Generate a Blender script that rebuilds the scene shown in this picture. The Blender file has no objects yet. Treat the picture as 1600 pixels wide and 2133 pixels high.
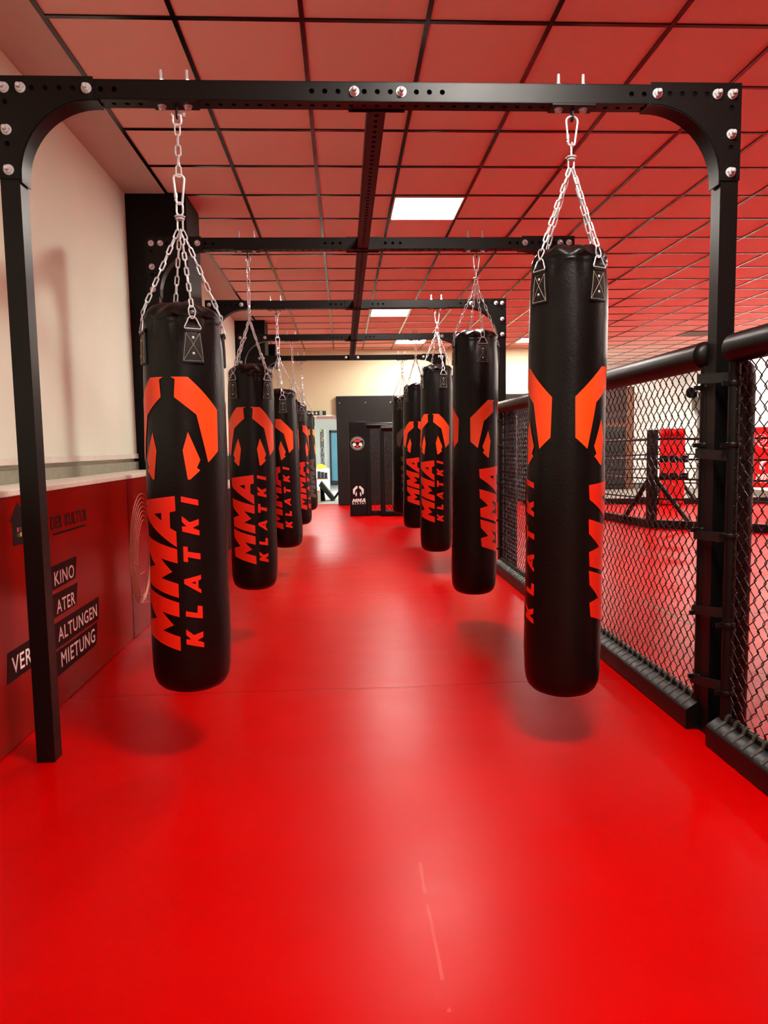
import bpy, bmesh, math, random
from mathutils import Vector, Matrix
from math import sin, cos, pi, radians, asin, atan2, sqrt
random.seed(7)
SC = bpy.context.scene
COL = SC.collection

# ------------------------------------------------------------------ camera
F_PX, PITCH, YAW, ROLL, EYE = 1501.57, 0.0909, 0.0547, -0.0173, 1.25
fw = Vector((sin(YAW) * cos(PITCH), cos(YAW) * cos(PITCH), -sin(PITCH)))
rt = fw.cross(Vector((0, 0, 1))).normalized()
up = rt.cross(fw)
rt2 = rt * cos(ROLL) + up * sin(ROLL)
up2 = -rt * sin(ROLL) + up * cos(ROLL)
cd = bpy.data.cameras.new('camera')
cd.sensor_fit = 'HORIZONTAL'
cd.sensor_width = 36.0
cd.lens = F_PX / 1600 * 36.0
cd.clip_start = 0.05
cam = bpy.data.objects.new('camera', cd)
COL.objects.link(cam)
cam.matrix_world = Matrix(((rt2.x, up2.x, -fw.x, 0), (rt2.y, up2.y, -fw.y, 0), (rt2.z, up2.z, -fw.z, EYE), (0, 0, 0, 1)))
SC.camera = cam

# ------------------------------------------------------------------ world, exposure, lamp strength
W = bpy.data.worlds.new('world')
SC.world = W
W.use_nodes = True
W.node_tree.nodes['Background'].inputs[0].default_value = (0.02, 0.02, 0.02, 1)
W.node_tree.nodes['Background'].inputs[1].default_value = 0.3
SC.view_settings.view_transform = 'Standard'
SC.view_settings.look = 'None'
SC.view_settings.gamma = 1.0
SC.view_settings.use_curve_mapping = False
SC.view_settings.exposure = 0.0
LAMP = 126.0            # ceiling panels
CEIL = 3.30
TILE = 0.6086
GX, GY = -1.3705, 4.9056
# (column, row) of every lit ceiling panel on the tile grid
LAMPS = [(3, 2), (3, 10), (4, 15), (8, 15),
         (3, -6), (3, -14),
         (13, -3), (13, 6), (16, 6), (16, 10), (16, 14), (15, 18), (12, 21), (8, 21)]  # unseen panels added to brighten the right side and its white wall


# ------------------------------------------------------------------ materials
def lin(c):
    return tuple((v / 12.92 if v <= 0.04045 else ((v + 0.055) / 1.055) ** 2.4) for v in (x / 255 for x in c))


def mat(name, rgb, rough=0.5, metal=0.0, spec=0.5, var=0.0, vscale=8.0, bump=0.0, bscale=60.0, emit=0.0, coat=0.0, rvar=0.0):
    m = bpy.data.materials.new(name)
    m.use_nodes = True
    nt = m.node_tree
    b = nt.nodes['Principled BSDF']
    c = lin(rgb)
    b.inputs['Base Color'].default_value = (*c, 1)
    b.inputs['Roughness'].default_value = rough
    b.inputs['Metallic'].default_value = metal
    b.inputs['Specular IOR Level'].default_value = spec
    b.inputs['Coat Weight'].default_value = coat
    if emit:
        b.inputs['Emission Color'].default_value = (*c, 1)
        b.inputs['Emission Strength'].default_value = emit
    tc = nt.nodes.new('ShaderNodeTexCoord')
    if var or rvar:
        n = nt.nodes.new('ShaderNodeTexNoise')
        n.inputs['Scale'].default_value = vscale
        n.inputs['Detail'].default_value = 6
        nt.links.new(tc.outputs['Object'], n.inputs['Vector'])
        if var:
            mx = nt.nodes.new('ShaderNodeMix')
            mx.data_type = 'RGBA'
            mx.inputs[6].default_value = (*[v * (1 - var) for v in c], 1)
            mx.inputs[7].default_value = (*[min(1, v * (1 + var)) for v in c], 1)
            nt.links.new(n.outputs['Fac'], mx.inputs[0])
            nt.links.new(mx.outputs[2], b.inputs['Base Color'])
        if rvar:
            mr = nt.nodes.new('ShaderNodeMapRange')
            mr.inputs[3].default_value = rough - rvar
            mr.inputs[4].default_value = rough + rvar
            nt.links.new(n.outputs['Fac'], mr.inputs[0])
            nt.links.new(mr.outputs[0], b.inputs['Roughness'])
    if bump:
        n2 = nt.nodes.new('ShaderNodeTexNoise')
        n2.inputs['Scale'].default_value = bscale
        n2.inputs['Detail'].default_value = 4
        nt.links.new(tc.outputs['Object'], n2.inputs['Vector'])
        bp = nt.nodes.new('ShaderNodeBump')
        bp.inputs['Strength'].default_value = bump
        bp.inputs['Distance'].default_value = 0.01
        nt.links.new(n2.outputs['Fac'], bp.inputs['Height'])
        nt.links.new(bp.outputs[0], b.inputs['Normal'])
    return m


M = dict(
    steel=mat('black_powder_coat', (9, 9, 8), 0.4, 0, 0.24, bump=0.03, bscale=400, rvar=0.05, vscale=3),
    dark=mat('hollow_dark', (3, 3, 3), 0.9, 0, 0.1),  # near black; inside tubes and holes it stands in for shade
    chrome=mat('zinc_plated', (214, 222, 226), 0.25, 0.45, 0.6, var=0.1, vscale=60),
    leather=mat('black_leather', (7, 7, 6), 0.34, 0, 0.25, bump=0.12, bscale=90, rvar=0.08, vscale=14),
    pad=mat('black_vinyl_pad', (6, 6, 5), 0.4, 0, 0.26, bump=0.06, bscale=60, rvar=0.06, vscale=9),
    strap=mat('black_strap_leather', (8, 8, 7), 0.5, 0, 0.35, bump=0.1, bscale=120),
    webbing=mat('grey_black_webbing', (52, 48, 40), 0.6, 0, 0.4, bump=0.1, bscale=300),
    thread=mat('cream_thread', (200, 188, 160), 0.7),
    orange=mat('orange_print', (250, 72, 5), 0.42, 0, 0.5, var=0.08, vscale=9),
    orange_shaded=mat('orange_print_shaded', (234, 36, 8), 0.42, 0, 0.5, var=0.08, vscale=9),  # same orange print for the lettering, its weaker light put into the colour
    amber=mat('amber_print', (236, 160, 24), 0.42, 0, 0.5, var=0.08, vscale=9),
    greyprint=mat('grey_print', (74, 68, 64), 0.42, 0, 0.5, var=0.08, vscale=9),
    plaster=mat('off_white_plaster', (226, 233, 214), 0.85, 0, 0.3, var=0.05, vscale=2.5, bump=0.08, bscale=70),
    whitewall=mat('white_paint', (238, 242, 238), 0.8, 0, 0.3, var=0.03, vscale=2, bump=0.04, bscale=60),
    tile=mat('ceiling_tile', (234, 198, 186), 0.9, 0, 0.2, var=0.04, vscale=1.3, bump=0.15, bscale=350),
    grid=mat('ceiling_grid_black', (3, 3, 3), 0.2, 0, 0.5, rvar=0.04, vscale=4),
    blackpaint=mat('black_painted_board', (14, 14, 13), 0.5, 0, 0.35, var=0.2, vscale=5, bump=0.05, bscale=120),
    pillar=mat('black_painted_pillar', (3, 3, 3), 0.6, 0, 0.2, bump=0.05, bscale=60),
    ledge=mat('white_ledge', (226, 220, 206), 0.6, 0, 0.4, var=0.12, vscale=12, bump=0.2, bscale=40),
    greyboard=mat('grey_green_board', (150, 150, 132), 0.7, 0, 0.3, var=0.2, vscale=20),
    darkboard=mat('dark_grey_board', (52, 50, 44), 0.7, 0, 0.3, var=0.3, vscale=25),
    banner=mat('red_printed_banner', (136, 11, 2), 0.17, 0, 0.3, var=0.18, vscale=3.0),
    strip=mat('maroon_strip', (20, 2, 3), 0.4, 0, 0.1),
    paleink=mat('pale_pink_ink', (255, 240, 232), 0.5, 0, 0.2),
    darkink=mat('dark_ink', (4, 2, 3), 0.5, 0, 0.2),
    lineink=mat('line_ink', (214, 138, 112), 0.4),
    pinkink=mat('pink_ink', (200, 60, 90), 0.4),
    yellowink=mat('yellow_ink', (226, 168, 60), 0.4),
    greenink=mat('green_ink', (40, 84, 60), 0.4),
    wire=mat('black_coated_wire', (6, 6, 6), 0.28, 0, 0.5, rvar=0.05, vscale=30),
    redpad=mat('red_vinyl', (196, 8, 14), 0.35, 0, 0.5, var=0.1, vscale=6, bump=0.1, bscale=12),
    white=mat('white_print', (236, 232, 228), 0.45),
    redink=mat('red_print', (196, 40, 24), 0.45),
    brownwood=mat('brown_wood', (92, 50, 26), 0.5, 0, 0.4, var=0.3, vscale=18),
    maroonpanel=mat('dark_maroon_panel', (44, 18, 14), 0.6, 0, 0.4, var=0.5, vscale=30),
    grey=mat('mid_grey_paint', (120, 116, 106), 0.6, var=0.05),
    greyfloor=mat('grey_floor', (120, 118, 112), 0.45, var=0.1, vscale=5),
    green=mat('sign_green', (6, 70, 40), 0.4),
    blue=mat('light_blue_door', (112, 184, 214), 0.5, var=0.05),
    navy=mat('navy_frame', (40, 52, 68), 0.5),
    yellow=mat('yellow_cloth', (236, 210, 20), 0.7, var=0.15, vscale=40, bump=0.3, bscale=50),
    card=mat('white_cardboard', (214, 206, 194), 0.7, var=0.08, vscale=10),
    speaker=mat('black_speaker', (9, 9, 9), 0.5, bump=0.2, bscale=200),
    lampglow=mat('lamp_diffuser', (255, 247, 236), 0.5, emit=LAMP),
    lampframe=mat('lamp_frame_white', (240, 236, 230), 0.4, var=0.03),
)


def floor_material():
    m = bpy.data.materials.new('red_mat_vinyl')
    m.use_nodes = True
    nt = m.node_tree
    N, L = nt.nodes, nt.links
    b = N['Principled BSDF']
    tc = N.new('ShaderNodeTexCoord')

    def noise(scale, detail=5, sx=1, sy=1):
        mp = N.new('ShaderNodeMapping')
        mp.inputs['Scale'].default_value = (sx, sy, 1)
        L.new(tc.outputs['Object'], mp.inputs[0])
        n = N.new('ShaderNodeTexNoise')
        n.inputs['Scale'].default_value = scale
        n.inputs['Detail'].default_value = detail
        L.new(mp.outputs[0], n.inputs['Vector'])
        return n.outputs['Fac']

    def math(op, a, bb=None, c=None):
        n = N.new('ShaderNodeMath')
        n.operation = op
        for i, v in enumerate((a, bb, c)):
            if v is None:
                continue
            if hasattr(v, 'links'):
                L.new(v, n.inputs[i])
            else:
                n.inputs[i].default_value = v
        return n.outputs[0]

    # cross seams between the mat rolls every 2.36 m, wandering a little
    sep = N.new('ShaderNodeSeparateXYZ')
    L.new(tc.outputs['Object'], sep.inputs[0])
    wob = math('MULTIPLY', noise(0.6, 2), 0.03)
    y = math('ADD', sep.outputs[1], wob)
    y = math('DIVIDE', math('ADD', y, -3.665 + 2.36 * 10), 2.36)
    fr = math('ABSOLUTE', math('SUBTRACT', math('FRACT', math('ADD', y, 0.5)), 0.5))
    seam = math('LESS_THAN', fr, 0.0022)
    wide = N.new('ShaderNodeMapRange')
    wide.inputs[1].default_value = 0.0
    wide.inputs[2].default_value = 0.012
    L.new(fr, wide.inputs[0])
    # colour: saturated red, soft wear, dark seam line
    ramp = N.new('ShaderNodeValToRGB')
    ramp.color_ramp.elements[0].position = 0.35
    ramp.color_ramp.elements[1].position = 0.7
    ramp.color_ramp.elements[0].color = (0.45, 0.0, 0.0, 1)
    ramp.color_ramp.elements[1].color = (0.51, 0.0, 0.0, 1)
    L.new(noise(1.1, 8), ramp.inputs[0])
    mx = N.new('ShaderNodeMix')
    mx.data_type = 'RGBA'
    mx.inputs[7].default_value = (0.2, 0.0, 0.0, 1)
    L.new(math('MULTIPLY', seam, 0.7), mx.inputs[0])
    L.new(ramp.outputs[0], mx.inputs[6])
    # worn pale scratch along the aisle
    sx_ = math('ABSOLUTE', math('SUBTRACT', sep.outputs[0], math('ADD', 0.185, math('MULTIPLY', noise(2.0, 2), 0.04))))
    line = math('LESS_THAN', sx_, math('MULTIPLY', noise(9, 3), 0.009))
    span = math('MULTIPLY', math('GREATER_THAN', sep.outputs[1], 1.48), math('LESS_THAN', sep.outputs[1], 2.06))
    scr = math('MULTIPLY', math('MULTIPLY', line, span), math('MULTIPLY', math('GREATER_THAN', noise(5, 2), 0.45), 0.16))
    mx2 = N.new('ShaderNodeMix')
    mx2.data_type = 'RGBA'
    mx2.inputs[7].default_value = (0.75, 0.22, 0.16, 1)
    L.new(scr, mx2.inputs[0])
    L.new(mx.outputs[2], mx2.inputs[6])
    L.new(mx2.outputs[2], b.inputs['Base Color'])
    # roughness: rubbed and scuffed patches
    r1 = math('MULTIPLY_ADD', noise(2.3, 9, 1.0, 2.5), 0.13, 0.26)
    r2 = math('MULTIPLY_ADD', noise(24, 6, 1, 0.35), 0.06, -0.03)
    L.new(math('ADD', r1, r2), b.inputs['Roughness'])
    b.inputs['Specular IOR Level'].default_value = 0.5
    b.inputs['IOR'].default_value = 1.15
    bp = N.new('ShaderNodeBump')
    bp.inputs['Strength'].default_value = 0.25
    bp.inputs['Distance'].default_value = 0.01
    h = math('ADD', math('MULTIPLY', wide.outputs[0], 0.5), math('MULTIPLY', noise(3.0, 3), 0.25))
    h = math('ADD', h, math('MULTIPLY', noise(160, 3), 0.02))
    L.new(h, bp.inputs['Height'])
    L.new(bp.outputs[0], b.inputs['Normal'])
    return m


M['floor'] = floor_material()


# ------------------------------------------------------------------ mesh builder
def basis(d):
    d = Vector(d).normalized()
    a = Vector((0, 0, 1)) if abs(d.z) < 0.9 else Vector((1, 0, 0))
    u = d.cross(a).normalized()
    return u, d.cross(u).normalized(), d


class MB:
    def __init__(s):
        s.v, s.f, s.m, s.k = [], [], [], 0

    def face(s, idx):
        s.f.append(idx)
        s.m.append(s.k)

    def box(s, x0, x1, y0, y1, z0, z1):
        n = len(s.v)
        s.v += [(x, y, z) for z in (z0, z1) for y in (y0, y1) for x in (x0, x1)]
        for q in ((0, 2, 3, 1), (4, 5, 7, 6), (0, 1, 5, 4), (2, 6, 7, 3), (0, 4, 6, 2), (1, 3, 7, 5)):
            s.face([n + i for i in q])
        return s

    def tube(s, pts, r, seg=6, closed=False, caps=True):
        pts = [Vector(p) for p in pts]
        n0, P = len(s.v), len(pts)
        u = None
        for i, p in enumerate(pts):
            if closed:
                d = (pts[(i + 1) % P] - pts[i - 1])
            else:
                d = pts[min(i + 1, P - 1)] - pts[max(i - 1, 0)]
            d.normalize()
            if u is None:
                u = basis(d)[0]
            u = (u - d * u.dot(d))
            if u.length < 1e-6:
                u = basis(d)[0]
            u.normalize()
            w = d.cross(u)
            rr = r[i] if isinstance(r, (list, tuple)) else r
            for k in range(seg):
                a = 2 * pi * k / seg
                s.v.append(tuple(p + u * (rr * cos(a)) + w * (rr * sin(a))))
        for i in range(P if closed else P - 1):
            j = (i + 1) % P
            for k in range(seg):
                k2 = (k + 1) % seg
                s.face([n0 + i * seg + k, n0 + i * seg + k2, n0 + j * seg + k2, n0 + j * seg + k])
        if caps and not closed:
            s.face([n0 + k for k in range(seg)][::-1])
            s.face([n0 + (P - 1) * seg + k for k in range(seg)])
        return s

    def cyl(s, p0, p1, r0, r1=None, seg=16):
        return s.tube([p0, p1], [r0, r0 if r1 is None else r1], seg)

    def lathe(s, prof, seg=24, o=(0, 0, 0), axis=(0, 0, 1), caps=True, phase=0.0):
        u, w, d = basis(axis)
        o = Vector(o)
        n0 = len(s.v)
        for r, h in prof:
            for k in range(seg):
                a = 2 * pi * k / seg + phase
                s.v.append(tuple(o + d * h + u * (r * cos(a)) + w * (r * sin(a))))
        for i in range(len(prof) - 1):
            for k in range(seg):
                k2 = (k + 1) % seg
                s.face([n0 + i * seg + k, n0 + i * seg + k2, n0 + (i + 1) * seg + k2, n0 + (i + 1) * seg + k])
        if caps:
            s.face([n0 + k for k in range(seg)][::-1])
            s.face([n0 + (len(prof) - 1) * seg + k for k in range(seg)])
        return s

    def prism(s, poly, o, u, w, t):
        """polygon in the plane (u, w) at o, extruded by vector t"""
        o, u, w, t = Vector(o), Vector(u), Vector(w), Vector(t)
        n, P = len(s.v), len(poly)
        s.v += [tuple(o + u * a + w * b) for a, b in poly] + [tuple(o + u * a + w * b + t) for a, b in poly]
        s.face(list(range(n, n + P))[::-1])
        s.face(list(range(n + P, n + 2 * P)))
        for i in range(P):
            j = (i + 1) % P
            s.face([n + i, n + j, n + P + j, n + P + i])
        return s

    def add_mesh(s, me, mtx):
        n = len(s.v)
        s.v += [tuple(mtx @ v.co) for v in me.vertices]
        for p in me.polygons:
            s.face([n + i for i in p.vertices])
        return s

    def mesh(s, name, mats, smooth=True, angle=35):
        me = bpy.data.meshes.new(name)
        me.from_pydata(s.v, [], s.f)
        for m in (mats if isinstance(mats, (list, tuple)) else [mats]):
            me.materials.append(m)
        me.polygons.foreach_set('material_index', s.m)
        bm = bmesh.new()
        bm.from_mesh(me)
        bmesh.ops.recalc_face_normals(bm, faces=bm.faces)
        bm.to_mesh(me)
        bm.free()
        if smooth:
            me.polygons.foreach_set('use_smooth', [True] * len(me.polygons))
            me.set_sharp_from_angle(angle=radians(angle))
        me.update()
        return me

    def build(s, name, mats, parent=None, smooth=True, angle=35, bevel=0.0):
        o = bpy.data.objects.new(name, s.mesh(name, mats, smooth, angle))
        COL.objects.link(o)
        if parent:
            o.parent = parent
        if bevel:
            b = o.modifiers.new('bevel', 'BEVEL')
            b.width = bevel
            b.segments = 2
            b.limit_method = 'ANGLE'
            b.angle_limit = radians(40)
        return o


def inst(me, name, parent, mtx=None):
    o = bpy.data.objects.new(name, me)
    COL.objects.link(o)
    if parent:
        o.parent = parent
    if mtx is not None:
        o.matrix_local = mtx
    return o


def empty(name, loc, label, cat, group=None, rz=0.0):
    o = bpy.data.objects.new(name, None)
    COL.objects.link(o)
    o.location = loc
    o.rotation_euler = (0, 0, rz)
    o.empty_display_size = 0.1
    return tag(o, label, cat, group)


def tag(o, label, cat, group=None):
    o['label'] = label
    o['category'] = cat
    if group:
        o['group'] = group
    return o


def struct(o, name=None):
    o['kind'] = 'structure'
    return o


def plate_with_holes(outer, holes, t):
    """solid plate from a 2D outline with round holes: (centre, radius); returns a mesh in XY, thickness t centred on z=0"""
    cu = bpy.data.curves.new('plate', 'CURVE')
    cu.dimensions = '2D'
    cu.fill_mode = 'BOTH'
    cu.extrude = t / 2
    for ring in [outer] + [[(x + r * cos(2 * pi * k / 12), y + r * sin(2 * pi * k / 12)) for k in range(12)] for x, y, r in holes]:
        sp = cu.splines.new('POLY')
        sp.points.add(len(ring) - 1)
        for p, (x, y) in zip(sp.points, ring):
            p.co = (x, y, 0, 1)
        sp.use_cyclic_u = True
    ob = bpy.data.objects.new('plate', cu)
    COL.objects.link(ob)
    me = bpy.data.meshes.new_from_object(ob.evaluated_get(bpy.context.evaluated_depsgraph_get()))
    bpy.data.objects.remove(ob)
    bpy.data.curves.remove(cu)
    return me


def text_mesh(s, width, height, space=1.0):
    """word as a flat mesh scaled to width x height, lower left corner at the origin"""
    cu = bpy.data.curves.new('word', 'FONT')
    cu.body = s
    cu.space_character = space
    cu.offset = 0.012
    cu.extrude = 0.0
    cu.resolution_u = 3
    ob = bpy.data.objects.new('word', cu)
    COL.objects.link(ob)
    me = bpy.data.meshes.new_from_object(ob.evaluated_get(bpy.context.evaluated_depsgraph_get()))
    bpy.data.objects.remove(ob)
    bpy.data.curves.remove(cu)
    xs = [v.co.x for v in me.vertices]
    ys = [v.co.y for v in me.vertices]
    sx, sy = width / (max(xs) - min(xs)), height / (max(ys) - min(ys))
    me.transform(Matrix.Diagonal((sx, sy, 1, 1)) @ Matrix.Translation((-min(xs), -min(ys), 0)))
    return me


def frame_mtx(o, u, w):
    u, w = Vector(u), Vector(w)
    n = u.cross(w)
    return Matrix(((u.x, w.x, n.x, o[0]), (u.y, w.y, n.y, o[1]), (u.z, w.z, n.z, o[2]), (0, 0, 0, 1)))


# ------------------------------------------------------------------ room shell
XL, XR, YB, YB2, YF = -1.70, 9.2, 15.5, 19.2, -6.5
MB().box(-2.2, 9.4, YF - .2, 19.4, -0.1, 0).build('floor', M['floor'], smooth=False)['kind'] = 'structure'
MB().box(-2.2, 9.4, YF - .2, 19.4, CEIL + .006, CEIL + .15).build('ceiling', M['tile'], smooth=False)['kind'] = 'structure'
g = MB()
i = 0
while GX + i * TILE < XR:
    x = GX + i * TILE
    g.box(x - .012, x + .012, YF, YB2, CEIL - .002, CEIL + .008)
    i += 1
for j in range(-19, 24):
    y = GY + j * TILE
    if YF < y < YB2:
        g.box(GX, XR, y - .012, y + .012, CEIL - .0015, CEIL + .008)
g.build('trim_1', M['grid'], smooth=False)['kind'] = 'structure'
g = MB().box(XL, GX - .012, YF, YB, CEIL - .004, CEIL + .008)
g.build('trim_2', mat('ceiling_border_plaster', (196, 178, 168), 0.9, var=0.05), smooth=False)['kind'] = 'structure'
w = MB().box(XL - .3, XL, YF, YB + .2, 1.19, CEIL + .1)
w.box(XL - .3, XL - .03, YF, YB + .2, 0, 1.19)
w.build('wall_left', M['plaster'], smooth=False)['kind'] = 'structure'
# far wall with the open doorway
w = MB().box(-2.2, -.78, YB, YB + .12, 0, CEIL + .1)
w.box(-.78, -.06, YB, YB + .12, 1.88, CEIL + .1)
w.box(-.06, 5.0, YB, YB + .12, 0, CEIL + .1)
w.build('wall_back', mat('cream_plaster', (206, 207, 174), 0.85, 0, 0.3, var=0.05, vscale=2.5, bump=0.08, bscale=70), smooth=False)['kind'] = 'structure'
w = MB().box(5.0, 5.12, YB, YB2, 0, CEIL + .1).box(5.0, XR + .2, YB2, YB2 + .15, 0, CEIL + .1)
w.build('wall_back_recess', M['whitewall'], smooth=False)['kind'] = 'structure'
MB().box(-2.2, XR + .2, YF - .15, YF, 0, CEIL + .1).build('wall_front', M['plaster'], smooth=False)['kind'] = 'structure'
w = MB().box(XR, XR + .15, YF, 17.55, 0, CEIL + .1)
w.box(XR, XR + .15, 17.55, 18.55, 2.35, CEIL + .1).box(XR, XR + .15, 18.55, YB2, 0, CEIL + .1)
w.box(XR + .12, XR + .15, 17.55, 18.55, 0, 2.35)
w.build('wall_right', M['whitewall'], smooth=False)['kind'] = 'structure'
MB().box(5.12, XR, 15.3, YB2, .001, .004).build('floor_rear', M['grey'], smooth=False)['kind'] = 'structure'
MB().box(5.12, XR, YB2 - .02, YB2, .004, .14).build('baseboard_back', M['grey'], smooth=False)['kind'] = 'structure'
MB().box(XR - .02, XR, 8, 17.5, 0, .14).build('baseboard_right', M['grey'], smooth=False)['kind'] = 'structure'
# grey service door in its recess with a dark lintel
d = MB().box(XR + .06, XR + .1, 17.6, 18.5, 0, 2.05)
d = d.build('door_2', M['grey'], smooth=False)
struct(d)
MB().box(XR - .05, XR + .1, 17.5, 18.6, 2.05, 2.38).build('lintel', mat('lintel_brown_grey', (88, 80, 66), 0.6, var=.1), d, smooth=False)
MB().box(XR + .03, XR + .06, 17.68, 17.72, 1.0, 1.12).build('door_handle', M['dark'], d, smooth=False)
# black pillars on the left wall
for k, (y0, y1) in enumerate(((6.07, 6.61), (11.9, 12.42))):
    o = MB().box(XL - .02, -1.22, y0, y1, 0, CEIL + .004).build('wall_left_pillar', M['pillar'], bevel=.008)
    struct(o)
# low wall, ledge and strips under the left wall
LX = -1.42
o = MB().box(XL - .03, LX - .02, YF, 6.07, 0, 1.06).build('wall_left_low', M['greyboard'], smooth=False)
struct(o)
o = MB().box(XL - .03, LX + .002, YF, 6.07, 1.062, 1.092).build('trim_3', M['ledge'], bevel=.006)
struct(o)
o = MB().box(XL - .02, XL + .012, YF, 6.065, 1.093, 1.16).build('trim_4', M['greyboard'], smooth=False)
struct(o)
o = MB().box(XL - .1, XL + .014, YF, 6.065, 1.185, 1.225).build('trim_5', M['ledge'], bevel=.004)
struct(o)
o = MB().box(XL - .03, LX - .02, 6.61, 11.9, 0, .76).build('wall_left_low_rear', M['pillar'], smooth=False)
struct(o)
o = MB().box(XL - .03, LX + .0, 6.61, 11.9, .762, .80).build('trim_6', M['ledge'], bevel=.005)
struct(o)
o = MB().box(XL - .02, XL + .012, 6.61, 11.9, .80, 1.15).build('trim_7', M['darkboard'], smooth=False)
struct(o)

# ------------------------------------------------------------------ ceiling lamps and vent
LAMP_LABEL = {
    (3, 2): 'square lit ceiling panel nearest the camera in view, between the first and second crossbeams',
    (3, 10): 'square lit ceiling panel above the third crossbeam, middle of the central row',
    (4, 15): 'square lit ceiling panel near the far wall, right above the farthest crossbeams',
    (8, 15): 'square lit ceiling panel near the far wall, partly hidden by the nearest right bag',
}
hid = 0
for c, r in LAMPS:
    x, y = GX + c * TILE, GY + r * TILE
    lab = LAMP_LABEL.get((c, r))
    if not lab:
        lab = 'square lit ceiling panel out of view, right-hand ones added for light'
    t = empty('ceiling_light', (x, y, CEIL - .012), lab, 'ceiling light', 'lit ceiling panels')
    m = MB()
    a, b_ = .012, TILE - .012
    for q in ((a, b_, a, a + .012), (a, b_, b_ - .012, b_), (a, a + .012, a + .012, b_ - .012), (b_ - .012, b_, a + .012, b_ - .012)):
        m.box(*q, 0, .016)
    m.build('frame', M['lampframe'], t, smooth=False)
    MB().box(a + .012, b_ - .012, a + .012, b_ - .012, .004, .012).build('diffuser', M['lampglow'], t, smooth=False)
t = empty('ceiling_vent', (GX + 13 * TILE, GY + 14 * TILE, CEIL - .012), 'dark slatted air vent in the ceiling above the ring', 'vent')
m = MB()
for q in ((0, .6, 0, .03), (0, .6, .57, .6), (0, .03, .03, .57), (.57, .6, .03, .57)):
    m.box(*q, 0, .012)
m.build('frame', M['grid'], t, smooth=False)
m = MB()
for k in range(9):
    m.box(.03, .57, .05 + k * .058, .075 + k * .058, .001, .01)
m.build('slats', M['grey'], t, smooth=False)

# ------------------------------------------------------------------ bag rig
Y0, SP = 2.883, 2.0551
S = .072
PXL, PXR = -1.263, 1.516
ZB, ZT = 2.563, 2.635
CX0, CX1 = .1245, .1965
rig = empty('punching_bag_rig', (0.16, Y0, 0), 'black steel gantry of five portal frames joined by a central beam, carrying the punching bags', 'rig')
RX, RY = 0.16, Y0


def loc(x, y, z=0):
    return (x - RX, y - RY, z)


# bolt with washer, nut and rounded end, pointing to -Y
bolt_m = MB()
bolt_m.lathe([(.0195, 0), (.0195, .003)], 16, axis=(0, -1, 0))
bolt_m.lathe([(.0155, .003), (.0155, .014), (.0135, .016)], 6, axis=(0, -1, 0))
bolt_m.lathe([(.0095, .0155), (.0095, .026), (.0070, .030), (.002, .032)], 10, axis=(0, -1, 0))
BOLT = bolt_m.mesh('bolt', M['chrome'])
hexm = MB()
hexm.lathe([(.017, 0), (.017, .003)], 14, axis=(0, 0, -1))
hexm.lathe([(.0135, .003), (.0135, .012), (.011, .0135)], 6, axis=(0, 0, -1))
hexm.lathe([(.006, 0), (.006, -.128), (.004, -.131)], 8, axis=(0, 0, -1))
hexm.lathe([(.012, -.0835), (.012, -.093)], 6, axis=(0, 0, -1))
HEX = hexm.mesh('bolt', M['chrome'])

# corner bracket: pierced plate front and back, curved flange between
R_ = .284


def bracket_mesh():
    # drawn for the left corner, origin at the outer top corner, x to the right, z down negative
    pts = [(-.003, .007), (.36, .007), (.36, -.073)]
    cx, cz = .36, -.073 - R_
    for k in range(1, 16):
        a = pi / 2 + (pi / 2) * k / 16
        pts.append((cx + R_ * cos(a), cz + R_ * sin(a)))
    pts += [(.076, cz), (.076, cz - .004), (-.003, cz - .004)]
    holes = [(.036 + .05 * k, -.036, .0100) for k in range(2, 7)] + [(.036, -.036 - .05 * k, .0100) for k in range(1, 7) if k not in (2, 5)]
    me = plate_with_holes(pts, holes, .005)
    m = MB()
    for yy in (-.003, S + .003):
        m.add_mesh(me, frame_mtx((0, yy, 0), (1, 0, 0), (0, 0, 1)))
    m.k = 1                                    # dark discs behind the holes, standing in for the shade inside
    for hx, hz, hr in holes:
        n = len(m.v)
        for yy in (-.0004, S + .0004):
            m.v += [(hx + hr * cos(pi * k / 6), yy, hz + hr * sin(pi * k / 6)) for k in range(12)]
        m.face(list(range(n, n + 12)))
        m.face(list(range(n + 12, n + 24)))
    m.k = 0
    arc = [(.375, -.0735)]
    for k in range(0, 17):
        a = pi / 2 + (pi / 2) * k / 16
        arc.append((cx + R_ * cos(a), cz + R_ * sin(a)))
    arc.append((.0765, cz - .018))
    inner = []
    for (px, pz) in arc:
        dx, dz = cx - px, cz - pz
        l = max(1e-6, sqrt(dx * dx + dz * dz))
        inner.append((px + dx / l * .005, pz + dz / l * .005))
    m.prism(arc + inner[::-1], (0, -.003, 0), (1, 0, 0), (0, 0, 1), (0, S + .006, 0))
    return m.mesh('corner_bracket', [M['steel'], M['dark']], angle=25)


BRK = bracket_mesh()
BRK_R = BRK.copy()
BRK_R.transform(Matrix.Diagonal((-1, 1, 1, 1)))
BRK_R.flip_normals()

# tube with pierced face and underside: local x along, z up, y depth
LEN = PXR + S - PXL


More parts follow.
